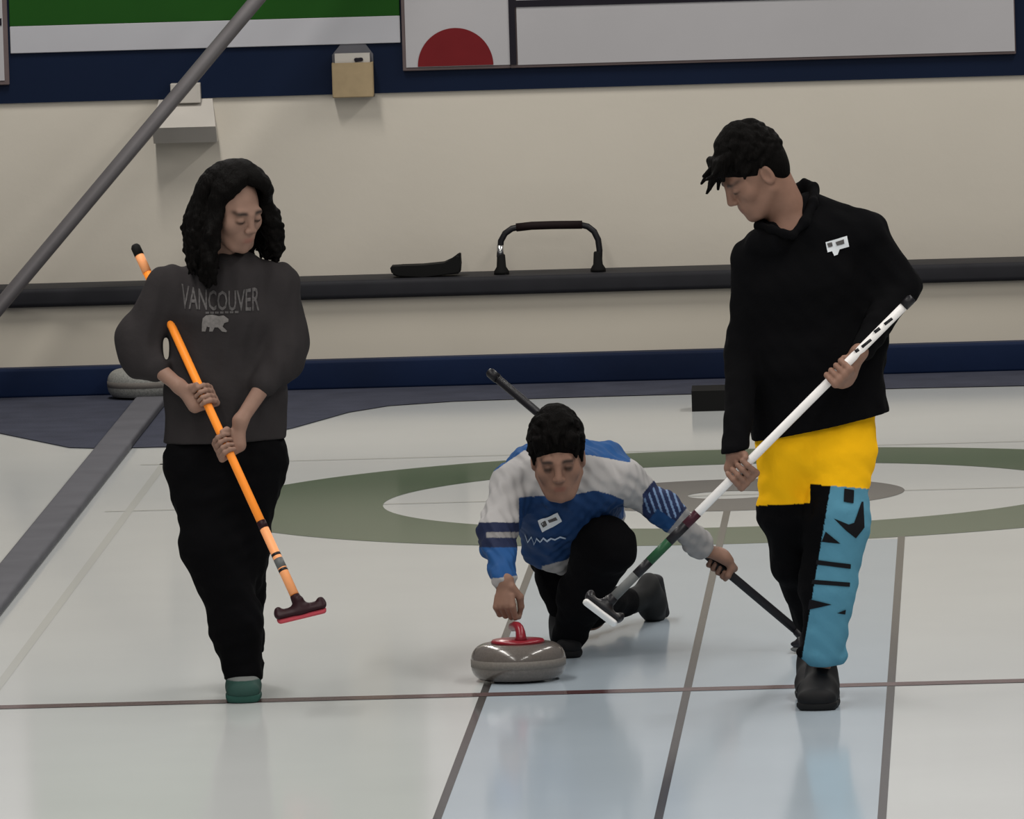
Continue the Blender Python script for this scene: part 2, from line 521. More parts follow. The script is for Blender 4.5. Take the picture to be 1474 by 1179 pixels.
# ------------------------------------------------------------------ curling stones
def stone(loc, label, rot, granite, hmat):
    t = empty('curling_stone', loc, label, 'curling stone')
    R_, H_ = 0.1430, 0.114
    prof = [(0.001, 0.004), (0.060, 0.004), (0.064, 0.0), (0.069, 0.002), (0.085, 0.010)]
    for k in range(11):
        a = -math.pi / 2 + 0.55 + (math.pi / 2 - 0.55) * k / 10
        prof.append((R_ - 0.047 + 0.047 * math.cos(a), H_ / 2 - 0.010 + 0.047 * math.sin(a)))
    for k in range(11):
        a = (math.pi / 2) * k / 10
        prof.append((R_ - 0.047 + 0.047 * math.cos(a), H_ / 2 + 0.010 + 0.047 * math.sin(a)))
    prof.append((0.001, H_))
    lathe('granite_body', prof, granite, t, 64, loc)
    lathe('striking_band', [(R_ - 0.0005, H_ / 2 - 0.012), (R_ + 0.0012, H_ / 2 - 0.011), (R_ + 0.0012, H_ / 2 + 0.011), (R_ - 0.0005, H_ / 2 + 0.012)], M['granite_band'], t, 64, loc)
    h = lathe('handle_cap', [(0.001, H_ - 0.001), (0.080, H_ - 0.001), (0.082, H_ + 0.004), (0.077, H_ + 0.010), (0.030, H_ + 0.013), (0.001, H_ + 0.013)], hmat, t, 40, loc)
    c, s = math.cos(rot), math.sin(rot)
    pts = []
    for (u, z, r) in ((-0.045, 0.006, 0.020), (-0.045, 0.022, 0.016), (-0.040, 0.036, 0.0145), (-0.024, 0.046, 0.014), (0.0, 0.049, 0.0145), (0.03, 0.047, 0.015), (0.062, 0.042, 0.014), (0.075, 0.039, 0.009)):
        pts.append(((loc[0] + c * u, loc[1] + s * u, loc[2] + H_ + z), r))
    tube('gooseneck_handle', [p for p, _ in pts], [r for _, r in pts], hmat, t, 16)
    return t


s0 = G(747, 979)
stone((s0[0], s0[1], 0.0), 'grey granite curling stone with red handle sliding at the hog line', math.radians(105), M['granite'], M['handle_red'])
s1 = P(208, 568, YB - 0.15)
stone((s1[0], YB - 0.155, 0.003), 'pale grey curling stone parked against the navy bumper', math.radians(20), M['granite_pale'], M['divider_top'])


# ------------------------------------------------------------------ solid shapes by distance field
class Field:
    def __init__(self):
        self.ops = []

    def ell(self, a, b, ra, rb=None, side=(1, 0, 0), k=0.02, sub=False):
        """tapered limb from a to b; a radius is a number or (along side, across)"""
        a, b = np.asarray(a, float), np.asarray(b, float)
        rb = ra if rb is None else rb
        ra = np.array([ra, ra] if np.isscalar(ra) else ra, float)
        rb = np.array([rb, rb] if np.isscalar(rb) else rb, float)
        n = b - a
        L = np.linalg.norm(n)
        n = n / L if L > 1e-9 else np.array([0, 0, 1.0])
        side = np.asarray(side, float)
        s = side - n * np.dot(side, n)
        if np.linalg.norm(s) < 1e-3:
            s = np.cross(n, (0.3, 1, 0.2))
        s = unit(s)
        v = np.cross(n, s)
        rm = max(ra.max(), rb.max())
        lo, hi = np.minimum(a, b) - rm, np.maximum(a, b) + rm

        def fn(p):
            q = p - a
            h = q @ n
            tt = np.clip(h / L, 0, 1) if L > 1e-9 else np.zeros_like(h)
            res = h - tt * L
            rx = ra[0] + (rb[0] - ra[0]) * tt
            ry = ra[1] + (rb[1] - ra[1]) * tt
            rz = np.minimum(rx, ry)
            x, y, z = (q @ s), (q @ v), res
            k0 = np.sqrt((x / rx) ** 2 + (y / ry) ** 2 + (z / rz) ** 2)
            k1 = np.sqrt((x / rx ** 2) ** 2 + (y / ry ** 2) ** 2 + (z / rz ** 2) ** 2) + 1e-9
            return k0 * (k0 - 1) / k1
        self.ops.append((fn, lo, hi, k, sub))

    def ball(self, c, r, R=None, k=0.02, sub=False):
        """ellipsoid with radii r along the columns of R"""
        c = np.asarray(c, float)
        r = np.array([r, r, r] if np.isscalar(r) else r, float)
        R = np.eye(3) if R is None else np.asarray(R, float)
        ext = np.abs(R) @ r

        def fn(p):
            q = (p - c) @ R
            k0 = np.sqrt(((q / r) ** 2).sum(-1))
            k1 = np.sqrt(((q / r ** 2) ** 2).sum(-1)) + 1e-9
            return k0 * (k0 - 1) / k1
        self.ops.append((fn, c - ext, c + ext, k, sub))

    def chain(self, pts, radii, k=0.01, side=(1, 0, 0)):
        for i in range(len(pts) - 1):
            self.ell(pts[i], pts[i + 1], radii[i], radii[i + 1], side, k)

    def cut(self, point, normal):
        """keep what lies on the side the normal points away from"""
        c, n = np.asarray(point, float), unit(normal)
        self.ops.append(('cut', c, n, 0, True))

    def mesh(self, vox, noise=None, shrink=0.0, smooth=1):
        los = np.array([o[1] for o in self.ops if o[0] != 'cut' and not o[4]])
        his = np.array([o[2] for o in self.ops if o[0] != 'cut' and not o[4]])
        lo, hi = los.min(0) - 0.03, his.max(0) + 0.03
        dims = np.ceil((hi - lo) / vox).astype(int) + 1
        F = np.full(dims, 0.06, np.float32)
        ax = [lo[i] + vox * np.arange(dims[i]) for i in range(3)]
        done = False
        for fn, a, b, k, sub in sorted(self.ops, key=lambda o: isinstance(o[0], str)):
            if isinstance(fn, str):
                if noise is not None and not done:
                    near = np.abs(F) < 0.03
                    F[near] += noise(lo + np.argwhere(near) * vox).astype(np.float32)
                    done = True
                g = ((ax[0][:, None, None] - a[0]) * b[0] + (ax[1][None, :, None] - a[1]) * b[1] + (ax[2][None, None, :] - a[2]) * b[2])
                F = np.maximum(F, g.astype(np.float32))
                continue
            m = k + 3 * vox + 0.008
            i0 = np.clip(np.floor((a - m - lo) / vox).astype(int), 0, dims - 1)
            i1 = np.clip(np.ceil((b + m - lo) / vox).astype(int) + 1, 1, dims)
            sl = tuple(slice(i0[i], i1[i]) for i in range(3))
            gx, gy, gz = np.meshgrid(*[ax[i][sl[i]] for i in range(3)], indexing='ij')
            d = fn(np.stack([gx, gy, gz], -1).reshape(-1, 3)).reshape(gx.shape).astype(np.float32)
            f = F[sl]
            kk = max(k, 1e-4)
            if sub:
                d = -d
                h = np.clip(0.5 - 0.5 * (f - d) / kk, 0, 1)
                F[sl] = f + (d - f) * h + kk * h * (1 - h)
            else:
                h = np.clip(0.5 + 0.5 * (f - d) / kk, 0, 1)
                F[sl] = f + (d - f) * h - kk * h * (1 - h)
        if noise is not None and not done:
            near = np.abs(F) < 0.03
            F[near] += noise(lo + np.argwhere(near) * vox).astype(np.float32)
        F += shrink
        V, Q = surface_nets(F, lo, vox)
        for _ in range(smooth):
            V = relax(V, Q, 0.5)
        return V, Q


def surface_nets(F, lo, vox):
    s = F < 0
    nx, ny, nz = F.shape
    cnt = np.zeros((nx - 1, ny - 1, nz - 1), np.int8)
    offs = [(i, j, k) for i in (0, 1) for j in (0, 1) for k in (0, 1)]
    for (i, j, k) in offs:
        cnt += s[i:nx - 1 + i, j:ny - 1 + j, k:nz - 1 + k]
    act = (cnt > 0) & (cnt < 8)
    idx = np.argwhere(act)
    ids = np.full(act.shape, -1, np.int64)
    ids[act] = np.arange(len(idx))
    cv = [F[idx[:, 0] + i, idx[:, 1] + j, idx[:, 2] + k] for (i, j, k) in offs]
    acc = np.zeros((len(idx), 3))
    num = np.zeros(len(idx))
    for a in range(8):
        for b in range(a + 1, 8):
            oa, ob = np.array(offs[a]), np.array(offs[b])
            if np.abs(oa - ob).sum() != 1:
                continue
            cr = (cv[a] < 0) != (cv[b] < 0)
            t = np.where(cr, cv[a] / np.where(cr, cv[a] - cv[b], 1), 0)
            acc += np.where(cr[:, None], oa + (ob - oa) * t[:, None], 0)
            num += cr
    V = lo + (idx + acc / num[:, None]) * vox
    Q = []
    for axis in range(3):
        o1, o2 = [(1, 2), (2, 0), (0, 1)][axis]
        A = np.moveaxis(s, (axis, o1, o2), (0, 1, 2))
        I = np.moveaxis(ids, (axis, o1, o2), (0, 1, 2))
        e = A[:-1, 1:-1, 1:-1] != A[1:, 1:-1, 1:-1]
        w = np.argwhere(e)
        if not len(w):
            continue
        i, j, k = w[:, 0], w[:, 1] + 1, w[:, 2] + 1
        q = np.stack([I[i, j - 1, k - 1], I[i, j, k - 1], I[i, j, k], I[i, j - 1, k]], 1)
        flip = ~A[i, j, k]
        q[flip] = q[flip][:, ::-1]
        Q.append(q)
    Q = np.concatenate(Q)
    return V, Q[(Q >= 0).all(1)]


def relax(V, Q, f):
    acc = np.zeros_like(V)
    n = np.zeros(len(V))
    for a in range(4):
        b = (a + 1) % 4
        np.add.at(acc, Q[:, a], V[Q[:, b]])
        np.add.at(acc, Q[:, b], V[Q[:, a]])
        np.add.at(n, Q[:, a], 1)
        np.add.at(n, Q[:, b], 1)
    n = np.maximum(n, 1)
    return V + f * (acc / n[:, None] - V)


def field_obj(name, VQ, material, parent, color=None):
    if isinstance(VQ, list):
        off, Vs, Qs = 0, [], []
        for v, q in VQ:
            Vs.append(v)
            Qs.append(q + off)
            off += len(v)
        V, Q = np.concatenate(Vs), np.concatenate(Qs)
    else:
        V, Q = VQ
    me = bpy.data.meshes.new(name)
    me.vertices.add(len(V))
    me.vertices.foreach_set('co', V.astype(np.float32).ravel())
    me.loops.add(len(Q) * 4)
    me.loops.foreach_set('vertex_index', Q.astype(np.int32).ravel())
    me.polygons.add(len(Q))
    me.polygons.foreach_set('loop_start', np.arange(0, len(Q) * 4, 4, dtype=np.int32))
    me.update(calc_edges=True)
    me.validate()
    me.polygons.foreach_set('use_smooth', [True] * len(me.polygons))
    if color is not None:
        c = color(V) if callable(color) else np.tile(np.array(color[:3]), (len(V), 1))
        a = me.color_attributes.new('Col', 'FLOAT_COLOR', 'POINT')
        a.data.foreach_set('color', np.concatenate([c, np.ones((len(V), 1))], 1).astype(np.float32).ravel())
    me.materials.append(material)
    o = bpy.data.objects.new(name, me)
    COL.objects.link(o)
    o.parent = parent
    o.matrix_parent_inverse = parent.matrix_world.inverted()
    return o


def folds(amp, seed, stretch=(1, 1, 1), freq=28.0):
    rng = np.random.RandomState(seed)
    ks = []
    for i in range(9):
        d = unit(rng.normal(size=3) * np.array(stretch))
        ks.append((d * freq * (0.5 + rng.rand() * 1.3), rng.rand() * 6.28, 0.4 + rng.rand() * 0.6))

    def fn(p):
        w = 0.012 * np.stack([np.sin(p[:, 1] * 17 + seed), np.sin(p[:, 2] * 13 + 2 * seed), np.sin(p[:, 0] * 15 + seed)], 1)
        q = p + w
        s = np.zeros(len(p))
        for kv, ph, am in ks:
            s += am * np.sin(q @ kv + ph)
        return amp * s / 3.0
    return fn


# ------------------------------------------------------------------ anatomy
def frame_from(fwd, up=(0, 0, 1), roll=0.0):
    f = unit(fwd)
    x = unit(np.cross(f, up))
    u = np.cross(x, f)
    if roll:
        c, s = math.cos(roll), math.sin(roll)
        x, u = c * x + s * u, -s * x + c * u
    return np.stack([x, f, u], 1)


def add_head(S, c, R, sc=1.0, fem=0.0):
    c = np.asarray(c, float)

    def L(x, y, z):
        return c + R @ (np.array([x, y, z]) * sc)
    S.ball(L(0, -.015, .03), np.array([.073, .092, .083]) * sc, R, .02)
    S.ball(L(0, .028, -.028), np.array([.059, .062, .084]) * sc, R, .03)
    S.ball(L(0, .046, -.078), np.array([.039 - .005 * fem, .038, .034]) * sc, R, .03)
    S.ball(L(0, .074, -.098), (.017 - .003 * fem) * sc, R, .02)
    for sx in (-1, 1):
        S.ball(L(sx * .043, .054, -.022), .021 * sc, R, .025)
        S.ell(L(sx * .055, .0, -.05), L(sx * .028, .06, -.095), (.018 - .004 * fem) * sc, (.016 - .004 * fem) * sc, k=.02)
    S.ell(L(-.036, .080, .022), L(.036, .080, .022), (.0115 - .002 * fem) * sc, k=.02)
    for sx in (-1, 1):
        S.ball(L(sx * .031, .103, .002), .0155 * sc, R, .012, sub=True)
        S.ball(L(sx * .031, .0795, .001), .0135 * sc, R, .004)
    S.ell(L(0, .090, .014), L(0, .106 - .003 * fem, -.026), .0085 * sc, (.0120 - .002 * fem) * sc, k=.012)
    for sx in (-1, 1):
        S.ball(L(sx * .012, .099, -.031), .0085 * sc, R, .008)
    S.ball(L(0, .070, -.060), np.array([.026, .020, .024]) * sc, R, .02)
    S.ell(L(-.015, .0845, -.0595), L(.015, .0845, -.0595), .0060 * sc, k=.010)
    S.ell(L(-.012, .0835, -.0690), L(.012, .0835, -.0690), .0060 * sc, k=.010)
    for sx in (-1, 1):
        S.ball(L(sx * .076, -.012, -.006), np.array([.010, .019, .031]) * sc, R, .008)
        S.ball(L(sx * .086, -.008, -.004), np.array([.008, .011, .020]) * sc, R, .005, sub=True)


def face_color(c, R, sc, skin, hair=(0.012, 0.009, 0.008), stubble=0.0, eyes='down'):
    c = np.asarray(c, float)
    skin = np.array(skin)
    lip = skin * np.array([0.92, 0.66, 0.68])

    def fn(V):
        q = ((V - c) @ R) / sc
        out = np.tile(skin, (len(V), 1))
        x, y, z = q[:, 0], q[:, 1], q[:, 2]
        ax_ = np.abs(x)
        head = ((y > .035) & (np.linalg.norm(q, axis=1) < .16)).astype(float)

        def mix(w, col):
            w = np.clip(w, 0, 1)[:, None]
            out[:] = out * (1 - w) + np.array(col) * w
        mix(head * .75 * np.exp(-((ax_ / .019) ** 4) - ((z + .064) / .0085) ** 4) * (y > .07), lip)
        arch = .0255 - .003 * ((ax_ - .032) / .02) ** 2
        mix(head * .95 * np.exp(-(((ax_ - .032) / .0195) ** 6) - ((z - arch) / .0062) ** 2), np.array(hair) * 2.0)
        ez, th = (-.004, .0048) if eyes == 'down' else (.002, .0085)
        mix(head * .97 * np.exp(-(((ax_ - .031) / .0140) ** 4) - ((z - ez) / th) ** 2), [.03, .019, .015])
        return out
    return fn


def add_grip_hand(S, g, axis, wrist, e_hint, r=0.0125, sc=1.0, thumb=1):
    """a hand closed round a shaft at g; axis points towards the thumb side"""
    g, wrist = np.asarray(g, float), np.asarray(wrist, float)
    A = unit(axis)
    wd = wrist - g
    wd = unit(wd - A * np.dot(wd, A))
    s = -wd
    e = np.cross(A, s)
    if np.dot(e, e_hint) < 0:
        e = -e
    Rr = r + .008 * sc
    pc = g + e * (r + .012 * sc)

    def at(th, off, q=1.0):
        th = math.radians(th)
        return g + A * off + Rr * q * (math.cos(th) * e + math.sin(th) * s)
    offs = np.array([.031, .011, -.010, -.029]) * sc
    lens = [1.0, 1.06, 1.0, .85]
    for o_, ln in zip(offs, lens):
        kn = pc + A * o_ + s * .030 * sc
        ba = pc + A * o_ * .62 - s * .042 * sc
        S.ell(ba, kn, .0125 * sc, .0115 * sc, k=.012)
        pts = [kn, at(82, o_, 1.2), at(138, o_ * .98), at(195, o_ * .96), at(195 + 55 * ln, o_ * .95)]
        S.chain(pts, [.0105 * sc, .0092 * sc, .0085 * sc, .0078 * sc, .0068 * sc], k=.003)
    tb = pc - s * .034 * sc + A * .022 * sc
    pts = [tb, at(-62, .040 * sc, 1.35), at(-112, .046 * sc, 1.15), at(-165, .042 * sc)]
    S.chain(pts, [.0150 * sc, .0115 * sc, .0098 * sc, .0078 * sc], k=.005)
    S.ell(pc - s * .040 * sc, wrist, (.025 * sc, .018 * sc), (.023 * sc, .019 * sc), side=A, k=.02)


def add_loose_hand(S, wrist, d, n, side, sc=1.0, curls=(30, 60, 75, 80)):
    """relaxed hand: d towards the fingers, n out of the palm, side towards the thumb"""
    w = np.asarray(wrist, float)
    d = unit(d)
    n = unit(np.asarray(n, float) - d * np.dot(n, d))
    sd = np.cross(d, n)
    if np.dot(sd, side) < 0:
        sd = -sd
    S.ell(w, w + d * .075 * sc, (.024 * sc, .018 * sc), (.034 * sc, .014 * sc), side=sd, k=.015)
    for i, (o_, cu) in enumerate(zip((.028, .010, -.009, -.026), curls)):
        p = w + d * .082 * sc + sd * o_ * sc
        ln = (.040, .045, .041, .033)[i] * sc
        pts, rad = [w + d * .05 * sc + sd * o_ * .8 * sc, p], [.012 * sc, .0105 * sc]
        a = 0.0
        for j, f in enumerate((1.0, .62, .5)):
            a += math.radians(cu) * (0.7, 1.0, 0.6)[j]
            p = p + (d * math.cos(a) + n * math.sin(a)) * ln * f
            pts.append(p)
            rad.append((.0095, .0085, .0070)[j] * sc)
        S.chain(pts, rad, k=.003)
    t0 = w + d * .022 * sc + sd * .022 * sc
    t1 = t0 + (d * .6 + sd * .45 + n * .5) * .045 * sc
    t2 = t1 + (d * .8 - sd * .1 + n * .6) * .032 * sc
    t3 = t2 + (d * .8 - sd * .35 + n * .5) * .022 * sc
    S.chain([t0, t1, t2, t3], [.015 * sc, .012 * sc, .010 * sc, .008 * sc], k=.005)


def shoe(name, parent, toe, ankle, col_upper, col_sole, length=.27, width=.047, stripe=None):
    """toe tip on the ground, ankle joint above the heel"""
    toe, ankle = np.asarray(toe, float), np.asarray(ankle, float)
    z0 = toe[2]
    d = ankle - toe
    d[2] = 0
    d = unit(d)
    sdir = np.array([-d[1], d[0], 0])
    up = np.array([0, 0, 1.0])

    def L(u, z, s=0.0):
        return toe + d * u + up * z + sdir * s
    S = Field()
    S.ell(L(.045, .034), L(.11, .044), (width, .034), (width * .98, .044), side=sdir, k=.03)
    S.ell(L(.11, .045), L(length - .045, .050), (width * .92, .045), (width * .80, .05), side=sdir, k=.03)
    S.ell(L(length - .06, .06), L(length - .064, .165), (.042, .042), (.036, .036), side=sdir, k=.03)
    S.ell(L(.14, .07), L(length - .075, .098), .034, .040, side=sdir, k=.03)
    S.cut(L(0, .022), -up)
    up_ = field_obj('shoe', S.mesh(.0045), M['shoe'], parent, col_upper if not stripe else stripe)
    T = Field()
    T.ell(L(.046, .018), L(.12, .018), (width + .003, .03), (width + .001, .03), side=sdir, k=.02)
    T.ell(L(.12, .018), L(length - .045, .018), (width * .94 + .002, .03), (width * .84 + .002, .03), side=sdir, k=.02)
    T.cut(L(0, 0.001), -up)
    T.cut(L(0, .026), up)
    bpy.context.view_layer.update()
    field_obj('sole', T.mesh(.0045), M['shoe'], up_, col_sole)


def decal(name, polys, target, material, parent, off=0.0025, sub=0.02):
    """polygons in photo pixels laid on the surface of the target that faces the camera"""
    me = target.data
    vs = np.empty(len(me.vertices) * 3, np.float32)
    me.vertices.foreach_get('co', vs)
    vs = vs.reshape(-1, 3)
    # the target's local frame equals the world (its parent inverse is set)
    fs = np.empty(len(me.loops), np.int32)
    me.loops.foreach_get('vertex_index', fs)
    key = me.name
    if key not in _BVH:
        _BVH[key] = BVHTree.FromPolygons([Vector(v) for v in vs.tolist()], fs.reshape(-1, 4).tolist())
    bvh = _BVH[key]
    bm = bmesh.new()
    for poly in polys:
        try:
            f = bm.faces.new([bm.verts.new((x, -y, 0)) for x, y in poly])
        except ValueError:
            continue
    bmesh.ops.triangulate(bm, faces=bm.faces[:])
    for _ in range(5):
        long = [e for e in bm.edges if e.calc_length() > 5.0]
        if not long:
            break
        bmesh.ops.subdivide_edges(bm, edges=long, cuts=1)
        bmesh.ops.triangulate(bm, faces=bm.faces[:])
    dead = []
    for v in bm.verts:
        px, py = v.co.x, -v.co.y
        d = unit(_f + (px - IMG_W / 2) / FPX * _r - (py - IMG_H / 2) / FPX * _u)
        hit, nor, _, _ = bvh.ray_cast(Vector(CAM.tolist()), Vector(d.tolist()))
        if hit is None:
            dead.append(v)
            continue
        if nor.dot(Vector(d.tolist())) > 0:
            nor = -nor
        v.co = hit + nor * off
    bmesh.ops.delete(bm, geom=dead, context='VERTS')
    return bm_obj(name, bm, material, parent, True)


_BVH = {}


def text_polys(body, cx, cy, width, height, slant=0.0, arc=0.0, font_weight=0.0):
    """outline triangles of lettering in pixels"""
    cu = bpy.data.curves.new('lettering_source', 'FONT')
    cu.body = body
    cu.align_x = 'CENTER'
    cu.offset = font_weight
    cu.resolution_u = 2
    o = bpy.data.objects.new('lettering_source', cu)
    COL.objects.link(o)
    dg = bpy.context.evaluated_depsgraph_get()
    me = bpy.data.meshes.new_from_object(o.evaluated_get(dg))
    co = np.array([v.co[:] for v in me.vertices])
    lo, hi = co.min(0), co.max(0)
    u = (co[:, 0] - lo[0]) / (hi[0] - lo[0]) - .5
    v = (co[:, 1] - lo[1]) / (hi[1] - lo[1]) - .5
    x = cx + u * width
    y = cy - v * height * (1 + 0.25 * (2 * u) ** 2 * (1 if arc else 0)) + arc * (2 * u) ** 2 + slant * u * width
    polys = [[(x[i], y[i]) for i in p.vertices] for p in me.polygons]
    bpy.data.objects.remove(o)
    bpy.data.curves.remove(cu)
    bpy.data.meshes.remove(me)
    return polys


# ------------------------------------------------------------------ brooms
def broom(label, top, bot, bands, head_len, head_dir, head_n, m_head, m_pad, cap=None, r=.0125, marks=()):
    """bands: (t0, t1, material) along the shaft; head_dir: long axis of the head; head_n: up out of the pad"""
    top, bot = np.asarray(top, float), np.asarray(bot, float)
    t = empty('curling_broom', bot, label, 'broom')

    def at(u):
        return top + (bot - top) * u
    sh = tube('shaft', [at(0), at(.5), at(.985)], r, bands[0][2], t, 20)
    for (a, b, m) in bands[1:]:
        tube('shaft_band', [at(a), at(b)], r + .0012, m, sh, 20)
    for (a, b, m) in marks:
        tube('shaft_marking', [at(a), at(b)], r + .0016, m, sh, 20)
    if cap:
        tube('end_cap', [at(-.018), at(-.012), at(.012)], [r * .8, r + .002, r + .002], cap, t, 20)
    hd = unit(head_dir)
    hn = unit(np.asarray(head_n, float) - hd * np.dot(head_n, hd))
    hs = np.cross(hd, hn)
    c = bot - hn * .012
    S = Field()
    S.ell(c - hd * (head_len / 2 - .03), c + hd * (head_len / 2 - .03), (.031, .012), (.031, .012), side=hs, k=.01)
    S.ell(c + hn * .004, c + hn * .028, .026, .017, k=.015)
    for q in (-.33, .33):
        S.ball(c + hd * head_len * q + hn * .012, .012, None, .01)
    field_obj('head', S.mesh(.004), m_head, t)
    T = Field()
    T.ell(c - hn * .016 - hd * (head_len / 2 - .032), c - hn * .016 + hd * (head_len / 2 - .032), (.033, .010), (.033, .010), side=hs, k=.01)
    field_obj('pad', T.mesh(.004), m_pad, t)
    tube('ferrule', [at(.972), at(1.0)], [r + .002, r + .006], m_head, t, 18)
    return t


SKIN_W = (0.250, 0.152, 0.115)
SKIN_M = (0.225, 0.128, 0.093)
BLACK = np.array([0.0028, 0.0028, 0.0034])

# ================================================================== the woman with the orange broom
Yw = 0.05
wtop, wbot = P(198, 362, Yw + .06), P(431, 872, Yw - .46)
broom('orange broom held across a grey sweatshirt', wtop, wbot,
      [(0, 1, M['orange']), (.785, .97, M['peach']), (.0, .06, M['peach'])], .195, P(477, 868, Yw - .46) - P(387, 889, Yw - .46) + np.array([0, .02, 0]),
      np.array([-.15, -.15, 1.0]), M['broom_maroon'], M['pad_red'], M['rubber'], .0128,
      [(.765, .785, M['broom_maroon']), (.855, .862, M['shaft_black']), (.87, .895, M['shaft_grey']), (.898, .905, M['shaft_black'])])
wA = unit(wtop - wbot)


def on_shaft(top, bot, px):
    """the point of the shaft nearest to pixel row/column px"""
    us = np.linspace(0, 1, 401)
    pts = top + (bot - top) * us[:, None]
    q = to_px(pts)
    return pts[np.argmin(((q - np.array(px)) ** 2).sum(1))]


person = empty('person', (*G(350, 1010)[:2], 0), 'person with long black hair and grey sweatshirt walking with a broom', 'person')
hc = P(336, 302, Yw - .05)
th, pi_ = math.radians(40), math.radians(20)
HR = frame_from((math.sin(th) * math.cos(pi_), -math.cos(th) * math.cos(pi_), -math.sin(pi_)), roll=math.radians(-4))
HS = .98
B = Field()
add_head(B, hc, HR, HS, 1.0)
nb = P(330, 392, Yw + .01)
B.ell(hc + HR @ np.array([.01, -.040, -.06]), nb + np.array([-.012, 0, 0]), .046, .046, k=.03)
g1, g2 = on_shaft(wtop, wbot, (287, 574)), on_shaft(wtop, wbot, (322, 642))
w1, w2 = P(258, 556, g1[1] + .02), P(346, 606, g2[1] + .03)
add_grip_hand(B, g1, wA, w1, (0, 1, 0), sc=.90)
add_grip_hand(B, g2, wA, w2, (0, 1, 0), sc=.90)
e1, e2 = P(200, 508, Yw - .02), P(410, 508, Yw - .05)
B.ell(w1, e1, (.021, .018), .030, k=.02)
B.ell(w2, e2, (.021, .018), .030, k=.02)
fine = B.mesh(.0023, smooth=1)
C = Field()
sh1, sh2 = P(243, 408, Yw), P(400, 404, Yw)
hp = P(325, 640, Yw)
C.ell(nb, hp, (.11, .07), (.13, .08), k=.04)
C.ell(sh1, sh2, .04, k=.03)
for s_, e_ in ((sh1, e1), (sh2, e2)):
    C.ell(s_, e_, .036, .026, k=.03)
kn1, an1 = P(316, 812, Yw - .07), P(350, 968, Yw - .02)
kn2, an2 = P(352, 815, Yw + .05), P(352, 938, Yw + .42)
C.ell(P(285, 655, Yw), kn1, .07, .05, k=.03)
C.ell(kn1, an1, .05, .035, k=.03)
C.ell(P(368, 655, Yw), kn2, .07, .05, k=.03)
C.ell(kn2, an2, .05, .035, k=.03)
coarse = C.mesh(.009)
body = field_obj('body', [fine, coarse], M['skin'], person, face_color(hc, HR, HS, SKIN_W))

# sweatshirt
S = Field()
side = (1, 0, 0)
S.ell(P(330, 398, Yw + .005), P(326, 455, Yw), (.125, .078), (.165, .105), side, k=.04)
S.ell(P(326, 455, Yw), P(325, 560, Yw), (.165, .105), (.176, .108), side, k=.04)
S.ell(P(325, 560, Yw), P(324, 650, Yw), (.176, .108), (.186, .118), side, k=.04)
S.ell(P(246, 413, Yw), P(398, 408, Yw), (.052, .052), (.052, .052), k=.045)
S.ell(P(330, 389, Yw + .01), P(330, 402, Yw + .0), (.070, .070), (.105, .085), side, k=.03)
S.ell(P(240, 418, Yw), P(206, 488, Yw), .066, .074, k=.045)
S.ell(P(206, 490, Yw), P(205, 512, Yw - .02), .076, .070, k=.03)
S.ell(P(203, 506, Yw - .02), e1 + (w1 - e1) * .42, .062, .044, k=.03)
S.ell(P(402, 412, Yw), P(411, 490, Yw - .01), .060, .068, k=.045)
S.ell(P(411, 488, Yw - .01), P(408, 520, Yw - .05), .068, .060, k=.03)
S.ell(e2, e2 + (w2 - e2) * .46, .058, .043, k=.03)
S.ell(P(342, 386, Yw - .01), P(362, 394, Yw - .01), .045, .045, k=.03)
S.ell(P(239, 502, Yw - .3), P(239, 502, Yw + .3), (.011, .034), (.011, .034), side, k=.012, sub=True)
hem = P(324, 634, Yw)
S.cut(hem, (0.02, 0, -1))
sweat = field_obj('sweatshirt', S.mesh(.005, lambda p: folds(.0042, 3, (1, 1, .45), 80)(p) + folds(.0025, 4, (1, 1, .7), 30)(p), smooth=1), M['cloth'], person, (0.030, 0.027, 0.028))
tube('neck_rib', [P(330, 384, Yw + .01) + np.array([.070 * math.cos(a), .070 * math.sin(a), -.012 - .018 * math.sin(-a)]) for a in np.linspace(0, 2 * math.pi, 33)],
     .010, mat('dark_grey_rib', (0.022, 0.02, 0.021, 1), 0.9, bump=.3, bscale=150), person, 10)
decal('college_lettering', text_polys('VANCOUVER', 317, 433, 112, 29, 0.03, -5, .012), sweat, M['print_grey'], person)
decal('small_print_bar', [[(296 + 7 * k, 449 - .2 * k), (301 + 7 * k, 449 - .2 * k), (301 + 7 * k, 452 - .2 * k), (296 + 7 * k, 452 - .2 * k)] for k in range(7)], sweat, M['print_grey'], person)
decal('bear_print', [[(292, 458), (297, 454), (306, 453), (315, 455), (322, 454), (329, 459), (329, 463), (323, 465), (321, 470), (327, 476), (326, 478), (320, 477), (314, 471),
                      (309, 471), (306, 477), (301, 477), (302, 471), (298, 470), (296, 477), (291, 477), (291, 466)]], sweat, M['print_pale'], person)

